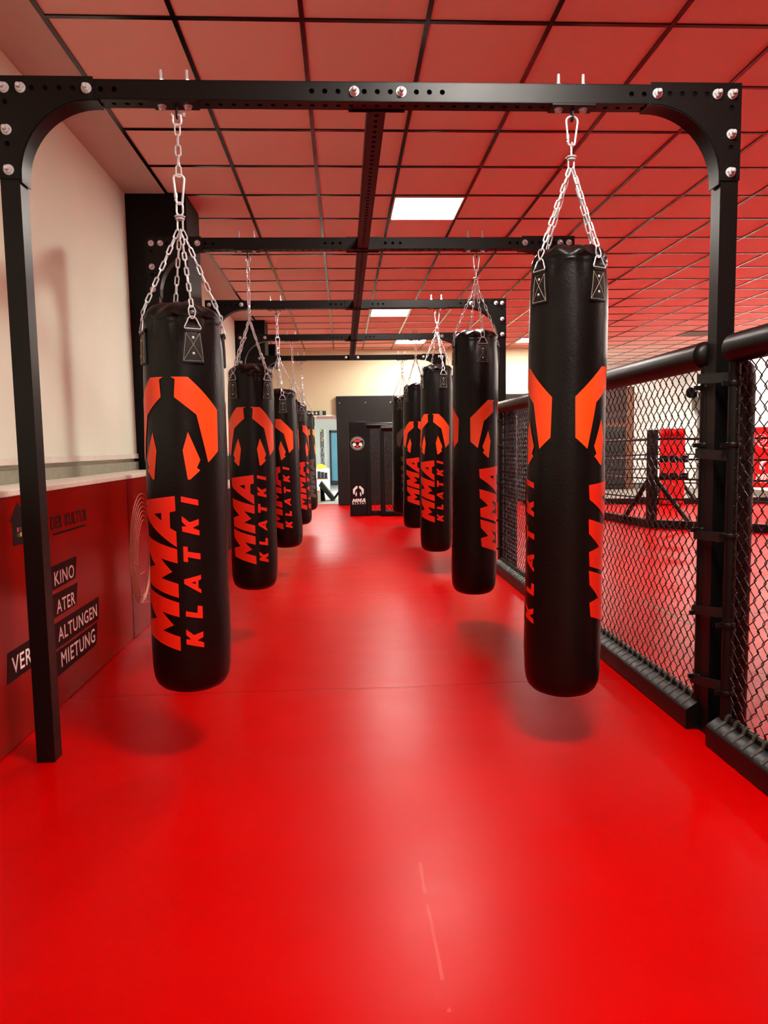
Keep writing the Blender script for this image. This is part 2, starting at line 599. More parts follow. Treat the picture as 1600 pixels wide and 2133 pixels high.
def beam_mesh():
    m = MB()
    xs = [.036 + .05 * k for k in range(int((LEN - .05) / .05))]
    mid = RX - PXL
    front = [(x, S / 2, .0100) for x in [mid + .05 * k for k in range(-5, 6)] + [.386, .436, LEN - .386, LEN - .436]]
    under = [(mid + .05 * k, S / 2, .0092) for k in range(-26, 27) if .08 < mid + .05 * k < LEN - .08]
    rect = [(0, 0), (LEN, 0), (LEN, S), (0, S)]
    pf = plate_with_holes(rect, front, .003)
    pu = plate_with_holes(rect, under, .003)
    m.add_mesh(pf, frame_mtx((0, .0015, 0), (1, 0, 0), (0, 0, 1)))
    m.add_mesh(pf, frame_mtx((0, S - .0015, 0), (1, 0, 0), (0, 0, 1)))
    m.add_mesh(pu, frame_mtx((0, 0, .0015), (1, 0, 0), (0, 1, 0)))
    m.box(0, LEN, 0, S, S - .003, S)
    m.k = 1
    m.box(.01, LEN - .01, .012, S - .012, .012, S - .006)
    m.k = 0
    return m.mesh('cross_beam', [M['steel'], M['dark']], smooth=False)


BEAM = beam_mesh()
post_m = MB().box(0, S, 0, S, .001, ZB)
POST = post_m.mesh('post', M['steel'], smooth=False)
CL = SP - S - .012


def long_beam_mesh():
    m = MB()
    rect = [(0, 0), (S, 0), (S, CL), (0, CL)]
    under = [(S / 2, .04 + .05 * k, .0092) for k in range(int((CL - .05) / .05))]
    m.add_mesh(plate_with_holes(rect, under, .003), frame_mtx((0, 0, .0015), (1, 0, 0), (0, 1, 0)))
    m.box(0, .003, 0, CL, 0, S)
    m.box(S - .003, S, 0, CL, 0, S)
    m.box(0, S, 0, CL, S - .003, S)
    m.k = 1
    m.box(.012, S - .012, .01, CL - .01, .012, S - .006)
    m.k = 0
    return m.mesh('center_beam', [M['steel'], M['dark']], smooth=False)


LBEAM = long_beam_mesh()
flange = MB().box(-.11, .11, 0, .006, -.006, S + .002).mesh('joint_plate', M['steel'], smooth=False)
AX = (-.609, .925)
mount = MB()
mount.box(-.085, .085, 0, S, -.006, 0)
lug = [(-.013, 0), (.013, 0), (.015, -.03)] + [(.015 * cos(-pi * k / 8), -.034 + .015 * sin(-pi * k / 8)) for k in range(1, 8)] + [(-.015, -.03)]
mount.prism(lug, (.0, S / 2 - .0, -.006), (0, 1, 0), (0, 0, 1), (.006, 0, 0))
MOUNT = mount.mesh('bag_mount', M['steel'], smooth=False)
for i in range(5):
    y = Y0 + i * SP
    inst(POST, 'post', rig, Matrix.Translation(loc(PXL, y)))
    inst(POST, 'post', rig, Matrix.Translation(loc(PXR, y)))
    bm_ = inst(BEAM, 'cross_beam', rig, Matrix.Translation(loc(PXL, y, ZB)))
    for side, me, x in ((1, BRK, PXL), (-1, BRK_R, PXR + S)):
        b = inst(me, 'corner_bracket', rig, Matrix.Translation(loc(x, y, ZT)))
        for bx, bz in ((.036, -.036), (.096, -.036), (.336, -.036), (.036, -.186), (.036, -.33)):
            inst(BOLT, 'bolt', b, Matrix.Translation((side * bx, -.0055, bz)))
    for back in ((0, 1) if 0 < i < 4 else ((1,) if i == 0 else (0,))):
        p = inst(flange, 'joint_plate', rig, Matrix.Translation(loc(RX, y + (S if back else -.006), ZB)))
    for bx in (-.088, .092):
        inst(BOLT, 'bolt', p if i else bm_, Matrix.Translation((bx, -.0, .036)) if i else Matrix.Translation((RX - PXL + bx, 0, .036)))
    if i < 4:
        inst(LBEAM, 'center_beam', rig, Matrix.Translation(loc(CX0, y + S + .006, ZB)))
    for ax in AX:
        mo = inst(MOUNT, 'bag_mount', rig, Matrix.Translation(loc(ax, y, ZB)))
        for bx in (-.052, .046):
            inst(HEX, 'bolt', mo, Matrix.Translation((bx, S / 2, -.006)))

# ------------------------------------------------------------------ bags
RB = .155


def bag_profile(H):
    p = [(.02, 0.0), (.06, .001), (.095, .006), (.122, .018), (.139, .036), (.149, .062), (.1535, .1)]
    z = .2
    while z < H - .34:
        p.append((RB + .002 * sin(z * 9), z))
        z += .07
    p += [(RB, H - .30), (.1545, H - .24), (.1535, H - .18), (.1525, H - .13), (.151, H - .10), (.1495, H - .08), (.1485, H - .06), (.1478, H - .046),
          (.1508, H - .040), (.1468, H - .034), (.1500, H - .027), (.1475, H - .017), (.140, H - .004), (.122, H + .012), (.09, H + .026), (.05, H + .033), (.015, H + .035)]
    return p


def rad(z, H):
    p = bag_profile(H)
    for (r0, z0), (r1, z1) in zip(p, p[1:]):
        if z0 <= z <= z1:
            return r0 + (r1 - r0) * (z - z0) / max(1e-6, z1 - z0)
    return RB


def dirv(phi):
    return Vector((sin(phi), -cos(phi), 0))


def bag_body(H):
    m = MB()
    seg = 72
    prof = bag_profile(H)
    rnd = random.Random(int(H * 100))
    ph = [rnd.uniform(0, 6.28) for _ in range(8)]
    for r, z in prof:
        for k in range(seg):
            a = 2 * pi * k / seg
            rr, zz = r, z
            t = max(0, min(1, (z - (H - .16)) / .11))
            if t > 0 and z < H - .02:
                # straps at 0/90/180/270 deg pull the sleeve in beside them
                d = abs(((a / (pi / 2) + .5) % 1) - .5) * (pi / 2)
                rr -= .009 * t * math_exp(-((d - .42) / .13) ** 2) + .004 * t * (sin(7 * a + ph[0] + z * 20) * .5 + .5)
            if z >= H - .02:
                q = (.15 - r) / .15
                zz += .005 * sin(4 * a + ph[1]) * (1 - abs(2 * q - .7)) + .0085 * sin(9 * a + ph[2]) * (1 - q) + .012 * q * cos(a + ph[3])
            if z < H - .2 and z > .1:
                rr += .0012 * sin(3 * a + z * 5 + ph[4]) * sin(z * 11 + ph[5])
            v = dirv(a) * rr
            m.v.append((v.x, v.y, zz))
    for i in range(len(prof) - 1):
        for k in range(seg):
            k2 = (k + 1) % seg
            m.face([i * seg + k, i * seg + k2, (i + 1) * seg + k2, (i + 1) * seg + k])
    m.face([k for k in range(seg)][::-1])
    m.face([(len(prof) - 1) * seg + k for k in range(seg)])
    return m.mesh('body', M['leather'], angle=60)


def math_exp(x):
    return math.exp(x)


# printed marks: outlines in metres, x across the bag, y up
def zx(x):
    return .155 * asin(max(-1, min(1, (x - 538) / 494)))


ARM = [(.015, 0), (.078, 0), (.115, -.035), (.199, -.12), (.196, -.277), (.147, -.321), (.106, -.14), (.026, -.075), (.031, -.009)]
HIP = [(.073, -.205), (.1155, -.3105), (.102, -.3405), (.114, -.35), (.076, -.385), (.068, -.384), (.0525, -.274)]
EMB = [(ARM, []), ([(-x, y) for x, y in ARM][::-1], []), (HIP, []), ([(-x, y) for x, y in HIP][::-1], [])]
K_ = [(648, 550), (845, 607), (845, 545), (775, 510), (840, 475), (840, 405), (740, 440), (648, 362), (648, 432), (705, 492), (648, 487)]
RAW = [
    ([(590, 2030), (588, 1852), (345, 1782), (505, 1708), (340, 1550), (583, 1606), (582, 1428), (103, 1272), (112, 1455), (240, 1640), (112, 1685), (125, 1868)], []),
    ([(582, 1368), (580, 1195), (335, 1130), (500, 1048), (332, 885), (577, 942), (575, 768), (90, 615), (95, 800), (230, 980), (100, 1035), (108, 1218)], []),
    ([(574, 744), (572, 552), (492, 510), (492, 318), (572, 300), (568, 118), (85, 188), (92, 370)], [[(250, 345), (368, 325), (368, 418)]]),
    ([(645, 122), (840, 170), (840, 240), (645, 190)], []),
    (K_, []),
    ([(655, 735), (710, 740), (710, 800), (850, 830), (850, 905), (710, 868), (710, 930), (655, 920)], []),
    ([(850, 1095), (655, 1140), (655, 1195), (850, 1325), (848, 1275), (820, 1255), (820, 1165), (850, 1150)], [[(740, 1186), (792, 1172), (792, 1206)]]),
    ([(665, 1535), (800, 1565), (805, 1475), (855, 1485), (855, 1640), (665, 1600)], []),
    ([(x + 15, y + 1398) for x, y in K_], []),
]
# recentre across the bag so the block runs from -0.134 to 0.138
TXT = []
for o_, hs in RAW:
    cv = lambda L: [(zx(x) * .272 / .296 + .028, (2030 - y) / 1915 * .60) for x, y in L]
    TXT.append((cv(o_), [cv(h) for h in hs]))


def poly_mesh(polys):
    cu = bpy.data.curves.new('mark', 'CURVE')
    cu.dimensions = '2D'
    cu.fill_mode = 'BOTH'
    for o_, hs in polys:
        for ring in [o_] + hs:
            sp = cu.splines.new('POLY')
            sp.points.add(len(ring) - 1)
            for p, (x, y) in zip(sp.points, ring):
                p.co = (x, y, 0, 1)
            sp.use_cyclic_u = True
    ob = bpy.data.objects.new('mark', cu)
    COL.objects.link(ob)
    me = bpy.data.meshes.new_from_object(ob.evaluated_get(bpy.context.evaluated_depsgraph_get()))
    bpy.data.objects.remove(ob)
    bpy.data.curves.remove(cu)
    return me


def wrapped(polys, name, material, ztop, H):
    """flat mark bent round the bag"""
    me = poly_mesh(polys)
    bm = bmesh.new()
    bm.from_mesh(me)
    for k in range(-24, 25):
        bmesh.ops.bisect_plane(bm, geom=bm.verts[:] + bm.edges[:] + bm.faces[:], plane_co=(k * .0095, 0, 0), plane_no=(1, 0, 0))
    for k in range(-14, 15):
        bmesh.ops.bisect_plane(bm, geom=bm.verts[:] + bm.edges[:] + bm.faces[:], plane_co=(0, k * .05, 0), plane_no=(0, 1, 0))
    out = MB()
    bm.verts.ensure_lookup_table()
    bm.verts.index_update()
    for base in (0,):
        n = len(out.v)
        for v in bm.verts:
            z = ztop + v.co.y
            d = dirv(base + v.co.x / RB) * (rad(z, H) + .0022)
            out.v.append((d.x, d.y, z))
        for f in bm.faces:
            out.face([n + v.index for v in f.verts])
    bm.free()
    return out.mesh(name, material, angle=80)


# chain link, long axis z, width in x
def link_pts(L, wd, r):
    rw = wd / 2 - r
    hl = L / 2 - r - rw
    pts = []
    for k in range(7):
        a = pi * k / 6
        pts.append((rw * cos(a), 0, hl + rw * sin(a)))
    for k in range(7):
        a = pi + pi * k / 6
        pts.append((rw * cos(a), 0, -hl + rw * sin(a)))
    return pts


def add_chain(m, p, q, pitch, L, wd, r, seg=6, twist=0.0):
    p, q = Vector(p), Vector(q)
    n = max(1, round((q - p).length / pitch))
    st = (q - p) / n
    u, w_, d = basis(st)
    base = link_pts(L * st.length / pitch, wd, r)
    for k in range(n):
        c = p + st * (k + .5)
        a = twist + (pi / 2 if k % 2 else 0) + .25 * sin(k * 2.3)
        uu = u * cos(a) + w_ * sin(a)
        m.tube([c + uu * x + d * z for x, _, z in base], r, seg, closed=True)


def carabiner(m, z0, z1, wtop, wbot, r=.0038, c=(0, 0)):
    pts = []
    for k in range(9):
        a = pi * k / 8
        pts.append((c[0] + wtop * cos(a), c[1], z1 - wtop + (wtop - r) * sin(a)))
    for k in range(7):
        a = pi + pi * k / 6
        pts.append((c[0] + wbot * cos(a), c[1], z0 + wbot + (wbot - r) * sin(a)))
    m.tube(pts, r, 8, closed=True)
    zz = z0 + (z1 - z0) * .3
    f = wbot + (wtop - wbot) * .25
    m.cyl((c[0] - f, c[1], zz - .008), (c[0] - f, c[1], zz + .008), r * 1.5, seg=8)
    m.cyl((c[0] - f - .001, c[1], zz - .02), (c[0] - f + .001, c[1], zz - .014), r * 1.35, seg=8)


def bag_parts(H, ztop_e, ztop_t, left):
    D = {}
    D['body'] = bag_body(H)
    D['emblem'] = wrapped(EMB, 'printed_emblem', M['orange'], ztop_e, H)
    D['emblem_amber'] = wrapped(EMB, 'printed_emblem', M['amber'], ztop_e, H)
    D['emblem_grey'] = wrapped(EMB, 'printed_emblem', M['greyprint'], ztop_e, H)
    D['text'] = wrapped(TXT, 'printed_lettering', M['orange_shaded'], ztop_t - .6, H)
    D['text_amber'] = wrapped(TXT, 'printed_lettering', M['amber'], ztop_t - .6, H)
    D['text_grey'] = wrapped(TXT, 'printed_lettering', M['greyprint'], ztop_t - .6, H)
    # strap patch (facing -Y), trapezoid that widens downwards, with a loop over the ring bar
    zt, zb = H - .082, H - .2
    m = MB()
    n = len(m.v)
    rows = 6
    for i in range(rows + 1):
        z = zt + (zb - zt) * i / rows
        hw = .029 + .012 * i / rows
        for j in range(7):
            x = -hw + 2 * hw * j / 6
            for off in (.001, .0075):
                d = dirv(x / RB) * (rad(z, H) + off)
                m.v.append((d.x, d.y, z))
    for i in range(rows):
        for j in range(6):
            for s_ in (0, 1):
                a = (i * 7 + j) * 2 + s_
                m.face([a, a + 2, a + 16, a + 14])
    for i in range(rows):
        for j in (0, 6):
            a = (i * 7 + j) * 2
            m.face([a, a + 1, a + 15, a + 14])
    for j in range(6):
        for i in (0, rows):
            a = (i * 7 + j) * 2
            m.face([a, a + 2, a + 3, a + 1])
    y = -(rad(zt, H) + .008)
    m.box(-.026, .026, y - .004, y + .006, zt - .004, zt + .018)
    D['strap'] = m.mesh('strap', M['strap'])
    # dashed stitching round the edge and corner to corner
    m = MB()

    def sp(x, z):
        return dirv(x / RB) * (rad(z, H) + .0082) + Vector((0, 0, z))

    def dash(a, b):
        a, b = Vector(a), Vector(b)
        n = int((b - a).length / .0052)
        for k in range(n):
            p, q = a.lerp(b, (k + .15) / n), a.lerp(b, (k + .8) / n)
            m.tube([sp(p.x, p.y), sp(q.x, q.y)], .0007, 4)
    c = [(-.025, zt - .008), (.025, zt - .008), (.036, zb + .007), (-.036, zb + .007)]
    for k in range(4):
        dash(c[k], c[(k + 1) % 4])
    dash(c[0], c[2])
    dash(c[1], c[3])
    D['stitch'] = m.mesh('stitching', M['thread'])
    m = MB()
    D['rivet'] = m.lathe([(.0055, 0), (.0052, .0015), (.0035, .003), (.001, .0035)], 10, axis=(0, -1, 0)).mesh('rivet', M['chrome'])
    D['rivet_at'] = [sp(.0, zt - .026) + Vector((0, .0005, 0)), sp(0, zb + .034) + Vector((0, .0005, 0))]
    # triangular ring
    m = MB()
    y = -(rad(zt, H) + .0105)
    zb2, za = zt + .007, H - .030
    tri = [(-.030, zb2), (.030, zb2), (.0308, zb2 + .005), (.0225, zb2 + .021), (.015, za - .007), (.008, za - .001), (0, za + .001), (-.008, za - .001), (-.015, za - .007), (-.0225, zb2 + .021), (-.0308, zb2 + .005)]
    m.tube([(x, y + .006 * (z - zb2) / .04, z) for x, z in tri], .0026, 6, closed=True)
    D['ring'] = m.mesh('triangle_ring', M['chrome'])
    # chain leg from the swivel to the ring at phi = 0, ending in a quick link
    zs = 1.815 if left else 2.127
    m = MB()
    top = Vector((0, -.008, zs - .004))
    ql = Vector((0, y + .012, H + .006))
    add_chain(m, top, ql, .0345, .044, .0195, .0030, 6, .3)
    D['leg'] = m.mesh('suspension_chain', M['chrome'])
    m = MB()
    a, b = ql + Vector((0, 0, .004)), Vector((0, y + .004, za - .008))
    u = Vector((1, 0, 0))
    d = (b - a)
    pts = []
    for k in range(24):
        t = 2 * pi * k / 24
        pts.append(a + d * (.5 - .5 * cos(t)) + u * (.0125 * sin(t) * (1 + .35 * cos(t))) + Vector((0, .004 * sin(2 * t), 0)))
    m.tube(pts, .0026, 6, closed=True)
    D['hook'] = m.mesh('quick_link', M['chrome'])
    # swivel
    m = MB()
    zc = zs + .047 if left else zs + .040
    if left:
        m.tube([(x, 0, zc + .030 + z) for x, _, z in link_pts(.056, .031, .0038)], .0038, 8, closed=True)
    else:
        m.cyl((0, 0, zc), (0, 0, zc + .040), .0042, seg=8)
        m.tube([(0, x, zc + .048 + z) for x, _, z in link_pts(.022, .020, .003)], .003, 8, closed=True)
    m.lathe([(.006, -.004), (.020, -.002), (.021, .001), (.019, .003), (.006, .007)], 18, o=(0, 0, zc))
    m.lathe([(.006, -.012), (.017, -.0105), (.017, -.007), (.006, -.006)], 18, o=(0, 0, zc))
    w2 = .0115 if not left else .010
    m.tube([(-w2, 0, zc - .006), (-w2, 0, zs), (-w2 * .6, 0, zs - .006), (w2 * .6, 0, zs - .006), (w2, 0, zs), (w2, 0, zc - .006)], .0034, 8)
    D['swivel'] = m.mesh('swivel', M['chrome'])
    m = MB()
    if left:
        carabiner(m, 1.905, 2.024, .020, .0105, .0045)
        D['carabiner'] = m.mesh('carabiner', M['chrome'])
        m = MB()
        add_chain(m, (0, 0, 2.012), (0, 0, 2.203), .0375, .049, .026, .0034, 7, pi / 2)
        D['hanger'] = m.mesh('hanger_chain', M['chrome'])
        m = MB()
        zl = 2.238
        pts = [(-.014, 0, zl)] + [(-.0155 * cos(pi * k / 8), 0, zl - .022 - .016 * sin(pi * k / 8)) for k in range(9)] + [(.014, 0, zl)]
        m.tube(pts, .0045, 8)
        m.cyl((-.020, 0, zl), (.032, 0, zl), .0045, seg=8)
        m.lathe([(.009, 0), (.009, .008)], 6, o=(.024, 0, zl), axis=(1, 0, 0))
        m.lathe([(.007, 0), (.007, .004)], 10, o=(-.021, 0, zl), axis=(1, 0, 0))
        D['shackle'] = m.mesh('shackle', M['chrome'])
    else:
        carabiner(m, 2.207, 2.326, .0235, .013, .004)
        D['carabiner'] = m.mesh('carabiner', M['chrome'])
    return D


PL = bag_parts(1.49, 1.522 - .285, 1.077 - .285, True)
PR = bag_parts(1.785, 1.548 - .208, 1.108 - .208, False)


def make_bag(label, x, y, z, P, strap_phi, emb_phi, txt_phi, lean, left, tint='', ttint='', hang=0.0):
    t = empty('punching_bag', (0, 0, 0), label, 'punching bag', 'punching bags in the left row' if left else 'punching bags in the right row')
    H = 2.238 if left else 2.32
    A = Vector((x, y, z + H))
    T = Matrix.Translation(A) @ Matrix.Rotation(lean, 4, 'Y') @ Matrix.Translation((0, 0, -H)) @ Matrix.Rotation(strap_phi, 4, 'Z')
    t.matrix_basis = T
    inst(P['body'], 'body', t)
    for side in (0, pi):                       # printed on two opposite sides
        inst(P['emblem' + tint], 'printed_emblem', t, Matrix.Rotation(emb_phi - strap_phi + side, 4, 'Z'))
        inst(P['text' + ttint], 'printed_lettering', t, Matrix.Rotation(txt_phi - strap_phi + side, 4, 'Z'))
    for k in range(4):
        R = Matrix.Rotation(k * pi / 2, 4, 'Z')
        s_ = inst(P['strap'], 'strap', t, R)
        inst(P['stitch'], 'stitching', s_)
        for rv in P['rivet_at']:
            inst(P['rivet'], 'rivet', s_, Matrix.Translation(rv))
        inst(P['ring'], 'triangle_ring', t, R)
        inst(P['leg'], 'suspension_chain', t, R)
        inst(P['hook'], 'quick_link', t, R)
    back = Matrix.Rotation(-strap_phi + hang, 4, 'Z')
    inst(P['swivel'], 'swivel', t, back)
    inst(P['carabiner'], 'carabiner', t, back)
    if left:
        inst(P['hanger'], 'hanger_chain', t, back)
        inst(P['shackle'], 'shackle', t, Matrix.Rotation(-strap_phi, 4, 'Z'))
    return t


R = radians
YC = [Y0 + i * SP + S / 2 for i in range(5)]
ROWL = [
    ('front left punching bag hanging beside the left front post, one strap patch facing the camera', 13, -24.3, -31, 0, ''),
    ('second punching bag of the left row, whole orange figure emblem above the lettering', 43, -8, -12, 0, ''),
    ('third punching bag of the left row, half hidden behind the second', 7, -33, -26, 0, ''),
    ('fourth punching bag of the left row, mostly hidden behind the third', 32, 23, 23, 0, ''),
    ('rearmost punching bag of the left row, beside the doorway, sliver of amber emblem', 12, 42, 42, 0, '_amber'),
]
ROWR = [
    ('front right punching bag, tallest in the photo, emblem arms wrapping in from both sides', 45, 86, 86, 0, ''),
    ('second punching bag of the right row, emblem turned to the right edge', 18, 62, 62, 0, ''),
    ('third punching bag of the right row, orange emblem slightly left of centre', 24, -22, -21, 0, ''),
    ('fourth punching bag of the right row, emblem facing the camera, partly behind the third', 43, 1, 3, 0, ''),
    ('rearmost punching bag of the right row, dark grey print instead of orange', -14, 41, 41, 0, '_grey'),
]
for i in range(5):
    for left in (True, False):
        lab, sp_, ep, tp, _, tint = (ROWL if left else ROWR)[i]
        x = AX[0 if left else 1] + .003
        fc = atan2(-x, YC[i])
        z = .285 if left else .208
        make_bag(lab, x, YC[i], z, PL if left else PR, R(sp_) + fc, R(ep) + fc, R(tp) + fc, R((.75, .6, -1.0, -1.0, -1.0)[i] if left else .8), left, tint, '_grey' if tint else '', R((12, 70, 25, 60, 40)[i]) if left else R((5, 20, 10, 50, 30)[i]))

# ------------------------------------------------------------------ chain-link cage fence along the right side
FX = 1.53
PLEN = 1.93


def wire_mesh_data(length, z0, z1, wx, vz, r=.0023, seg=5):
    """woven wires: each zigzags between two columns and hooks its neighbours; local y along, z up, x depth"""
    m = MB()
    n = int(length / wx)
    nz = int((z1 - z0) / vz)
    for k in range(n + 1):
        sg = 1 if k % 2 == 0 else -1
        pts = []
        for j in range(nz + 1):
            side = sg if j % 2 == 0 else -sg
            zc = z0 + j * vz
            yc = k * wx + side * (wx * .5)
            dx = .0032 * (1 if j % 2 == 0 else -1)
            if j:
                pts.append((dx * -.7, yc - side * wx * .25, zc - vz * .34))
            pts.append((dx * -.5, yc + side * .0034, zc - vz * .12))
            pts.append((dx * .2, yc + side * .0056, zc))
            pts.append((dx * .7, yc + side * .0034, zc + vz * .12))
            if j < nz:
                pts.append((dx * .9, yc - side * wx * .25, zc + vz * .34))
        m.tube(pts, r, seg, caps=False)
    return m


WIRE = wire_mesh_data(PLEN - .05, .12, 1.585, .0323, .0378).mesh('wire_mesh', M['wire'], angle=80)
toppad = MB()
tp_ = [(.012, .0), (.036, .004), (.05, .014), (.056, .03)] + [(.0575, .03 + (PLEN + .0 - .06) * k / 12) for k in range(13)] + [(.056, PLEN - .03), (.05, PLEN - .014), (.036, PLEN - .004), (.012, PLEN)]
toppad.lathe(tp_, 28, o=(0, 0, 1.607), axis=(0, 1, 0))
TOPPAD = toppad.mesh('top_pad', M['pad'], angle=60)
bp_ = MB()
prof = [(-.066, .0), (-.07, .01), (-.07, .082), (-.064, .09), (-.02, .118), (.02, .118), (.064, .09), (.07, .082), (.07, .01), (.066, 0)]
bp_.prism(prof, (0, .0, .002), (1, 0, 0), (0, 0, 1), (0, PLEN, 0))
BOTPAD = bp_.mesh('bottom_pad', M['pad'])
rail = MB().cyl((0, 0, .128), (0, PLEN, .128), .014, seg=12)
RAIL = rail.mesh('bottom_rail', M['steel'])
lace = MB()
for x0, sgn in ((-1, 1),):
    lace.prism([(-.0645, .0935), (-.021, .1225), (-.014, .142), (-.004, .150), (.004, .150), (.004, .146), (-.002, .146), (-.011, .139), (-.018, .119), (-.062, .0895)],
               (0, 0, 0), (1, 0, 0), (0, 0, 1), (0, .017, 0))
LACE = lace.mesh('lace', M['webbing'])
cp = MB().cyl((0, 0, .005), (0, 0, 1.56), .022, seg=16)
cp.lathe([(.04, .005), (.04, .012), (.024, .016)], 16)
CPOST = cp.mesh('fence_post', M['steel'])
cl_ = MB().lathe([(.0245, 0), (.027, .004), (.027, .018), (.0245, .022)], 16).box(-.05, -.02, -.006, .006, .002, .02)
CLAMP = cl_.mesh('clamp', M['chrome'])
CLAMPB = cl_.mesh('clamp', M['steel'])
FENCES = [
    (2.962, 'middle chain link fence panel, from the front right post to behind the front right bag'),
    (.86, 'chain link fence panel nearest the camera at the right edge of the photo'),
    (5.035, 'farther chain link fence panel seen between the two nearest right bags'),
]
fence_objs = []
for idx, (y, lab) in enumerate(FENCES):
    t = empty('cage_fence_panel', (FX, y, 0), lab, 'fence', 'chain link panels along the bag aisle')
    fence_objs.append(t)
    inst(TOPPAD, 'top_pad', t)
    inst(BOTPAD, 'bottom_pad', t)
    inst(RAIL, 'bottom_rail', t)
    inst(WIRE, 'wire_mesh', t, Matrix.Translation((0, .03, 0)))
    for yy in (.026, PLEN - .026):
        p = inst(CPOST, 'fence_post', t, Matrix.Translation((0, yy, 0)))
        for zz in (.22, .5, .86, 1.22, 1.46):
            inst(CLAMPB, 'clamp', p, Matrix.Translation((0, 0, zz)))
    k = 0
    while .06 + k * .0646 < PLEN - .06:
        inst(LACE, 'lace', t, Matrix.Translation((0, .055 + k * .0646, 0)))
        k += 1
# padded uprights on the ring side of the fence
for y, lab in ((2.825, 'black padded upright behind the fence at the front right post'), (6.86, 'black padded upright behind the far fence panel')):
    m = MB()
    t = empty('padded_upright', (1.612 if y > 4 else 1.592, y, 0), lab, 'padding', 'padded fence uprights')
    m.lathe([(.03, .0), (.046, .006), (.052, .03), (.052, 1.50), (.046, 1.54), (.03, 1.56)], 24)
    m.build('pad_sleeve', M['pad'], t)
    MB().cyl((0, 0, 1.55), (0, 0, 1.6), .024, seg=16).build('post_top', M['steel'], t)
# fastening straps round the front right post
for z, tilt, n_ in ((1.495, .02, 'topmost'), (1.19, .01, 'second'), (.865, -.02, 'third'), (.56, -.05, 'fourth'), (.26, -.06, 'lowest')):
    m = MB()
    x0, x1, y0, y1 = 1.500, 1.600, 2.772, 3.02
    ring = [(x0, y0 + .02), (x0, y1 - .02), (x0 + .02, y1), (x1 - .02, y1), (x1, y1 - .02), (x1, y0 + .02), (x1 - .02, y0), (x0 + .02, y0)]
    n0 = 0
    for (x, y) in ring:
        dz = tilt * (y - y0) / .3
        for off in (0, .003):
            cx_, cy_ = 1.55, 2.92
            ex, ey = (off if x > cx_ else -off), (off if y > cy_ else -off)
            m.v += [(x + ex, y + ey, z + dz - .02), (x + ex, y + ey, z + dz + .02)]
    for k in range(8):
        a, b = k * 4, ((k + 1) % 8) * 4
        m.face([a + 2, b + 2, b + 3, a + 3])
        m.face([a, a + 1, b + 1, b])
        m.face([a, b, b + 2, a + 2])
        m.face([a + 1, a + 3, b + 3, b + 1])
    o = m.build('fastening_strap', M['strap'], None, smooth=False)
    tag(o, n_ + ' black strap binding the fence to the front right post', 'strap', 'straps on the front right post')

TAPE = mat('brown_grey_tape', (120, 92, 74), 0.5, var=.1)
for (ax_, ay_), (bx_, by_), lab in (((2.33, 5.5), (2.35, 4.45), 'brown grey tape line on the mat just inside the middle fence panel'),
                                    ((2.365, 5.01), (3.4, 4.98), 'cross strip of brown grey tape running right from the tape line by the fence'),
                                    ((2.70, 4.57), (2.95, 4.53), 'short piece of brown grey tape on the mat at the right edge of the photo')):
    d = Vector((bx_ - ax_, by_ - ay_, 0)).normalized()
    n = Vector((-d.y, d.x, 0))
    o = MB().prism([(-.012, .0), (.012, .0), (.012, .0012), (-.012, .0012)], (ax_, ay_, .0004), n, (0, 0, 1), (bx_ - ax_, by_ - ay_, 0)).build('floor_tape', TAPE, smooth=False)
    tag(o, lab, 'tape', 'tape strips on the mat')

# ------------------------------------------------------------------ ring beyond the fence
RG = {'A': (4.45, 10.2), 'B': (7.0, 8.35), 'C': (3.75, 14.7), 'D': (6.45, 14.0), 'E': (9.0, 13.7)}
ring = empty('training_ring', (4.45, 10.2, 0), 'low black ring with four ropes and red corner cushions beyond the fence', 'ring')
OX, OY = 4.45, 10.2


def rl(k, z):
    x, y = RG[k] if isinstance(k, str) else k
    return (x - OX, y - OY, z)


SIDES = [('A', 'B'), ('A', 'C'), ('C', 'D'), ('D', 'E'), ('B', 'E')]
for a, b in SIDES:
    m = MB()
    pa, pb = Vector(rl(a, 0)), Vector(rl(b, 0))
    d = (pb - pa).normalized()
    n = Vector((-d.y, d.x, 0))
    m.prism([(-.05, .004), (.05, .004), (.05, .12), (-.05, .12)], pa, n, (0, 0, 1), pb - pa)
    m.build('base_rail', M['steel'], ring, smooth=False)
    for z in (.43, .72, 1.0, 1.29):
        m = MB()
        pts = [pa.lerp(pb, k / 8) + Vector((0, 0, z - .02 * sin(pi * k / 8))) for k in range(9)]
        m.tube(pts, .014, 8)
        m.build('rope', M['pad'], ring)
for k in RG:
    x, y, _ = rl(k, 0)
    p = MB().box(x - .06, x + .06, y - .06, y + .06, 0, 1.42)
    p = p.build('corner_post', M['steel'], ring, bevel=.006)
    for dx, dy in ((-.20, .55), (.45, -.30)) if k == 'A' else ((.4, -.35), (-.4, -.2)):
        q = Vector((x, y, .78))
        e = Vector((x + dx, y + dy, .06))
        MB().cyl(q, e, .035, seg=10).build('brace', M['steel'], p)
# turnbuckle covers at the front corner and the red cushions
for z in (1.0, .75):
    for k, (dx, dy) in enumerate(((.82, -.57), (.82, -.57), (.82, -.57))):
        s0 = .1 + k * .135
        MB().lathe([(.02, 0), (.05, .012), (.055, .06), (.05, .11), (.02, .122)], 14, o=(dx * s0, dy * s0, z), axis=(dx, dy, 0)).build('turnbuckle_cover', M['pad'], ring)


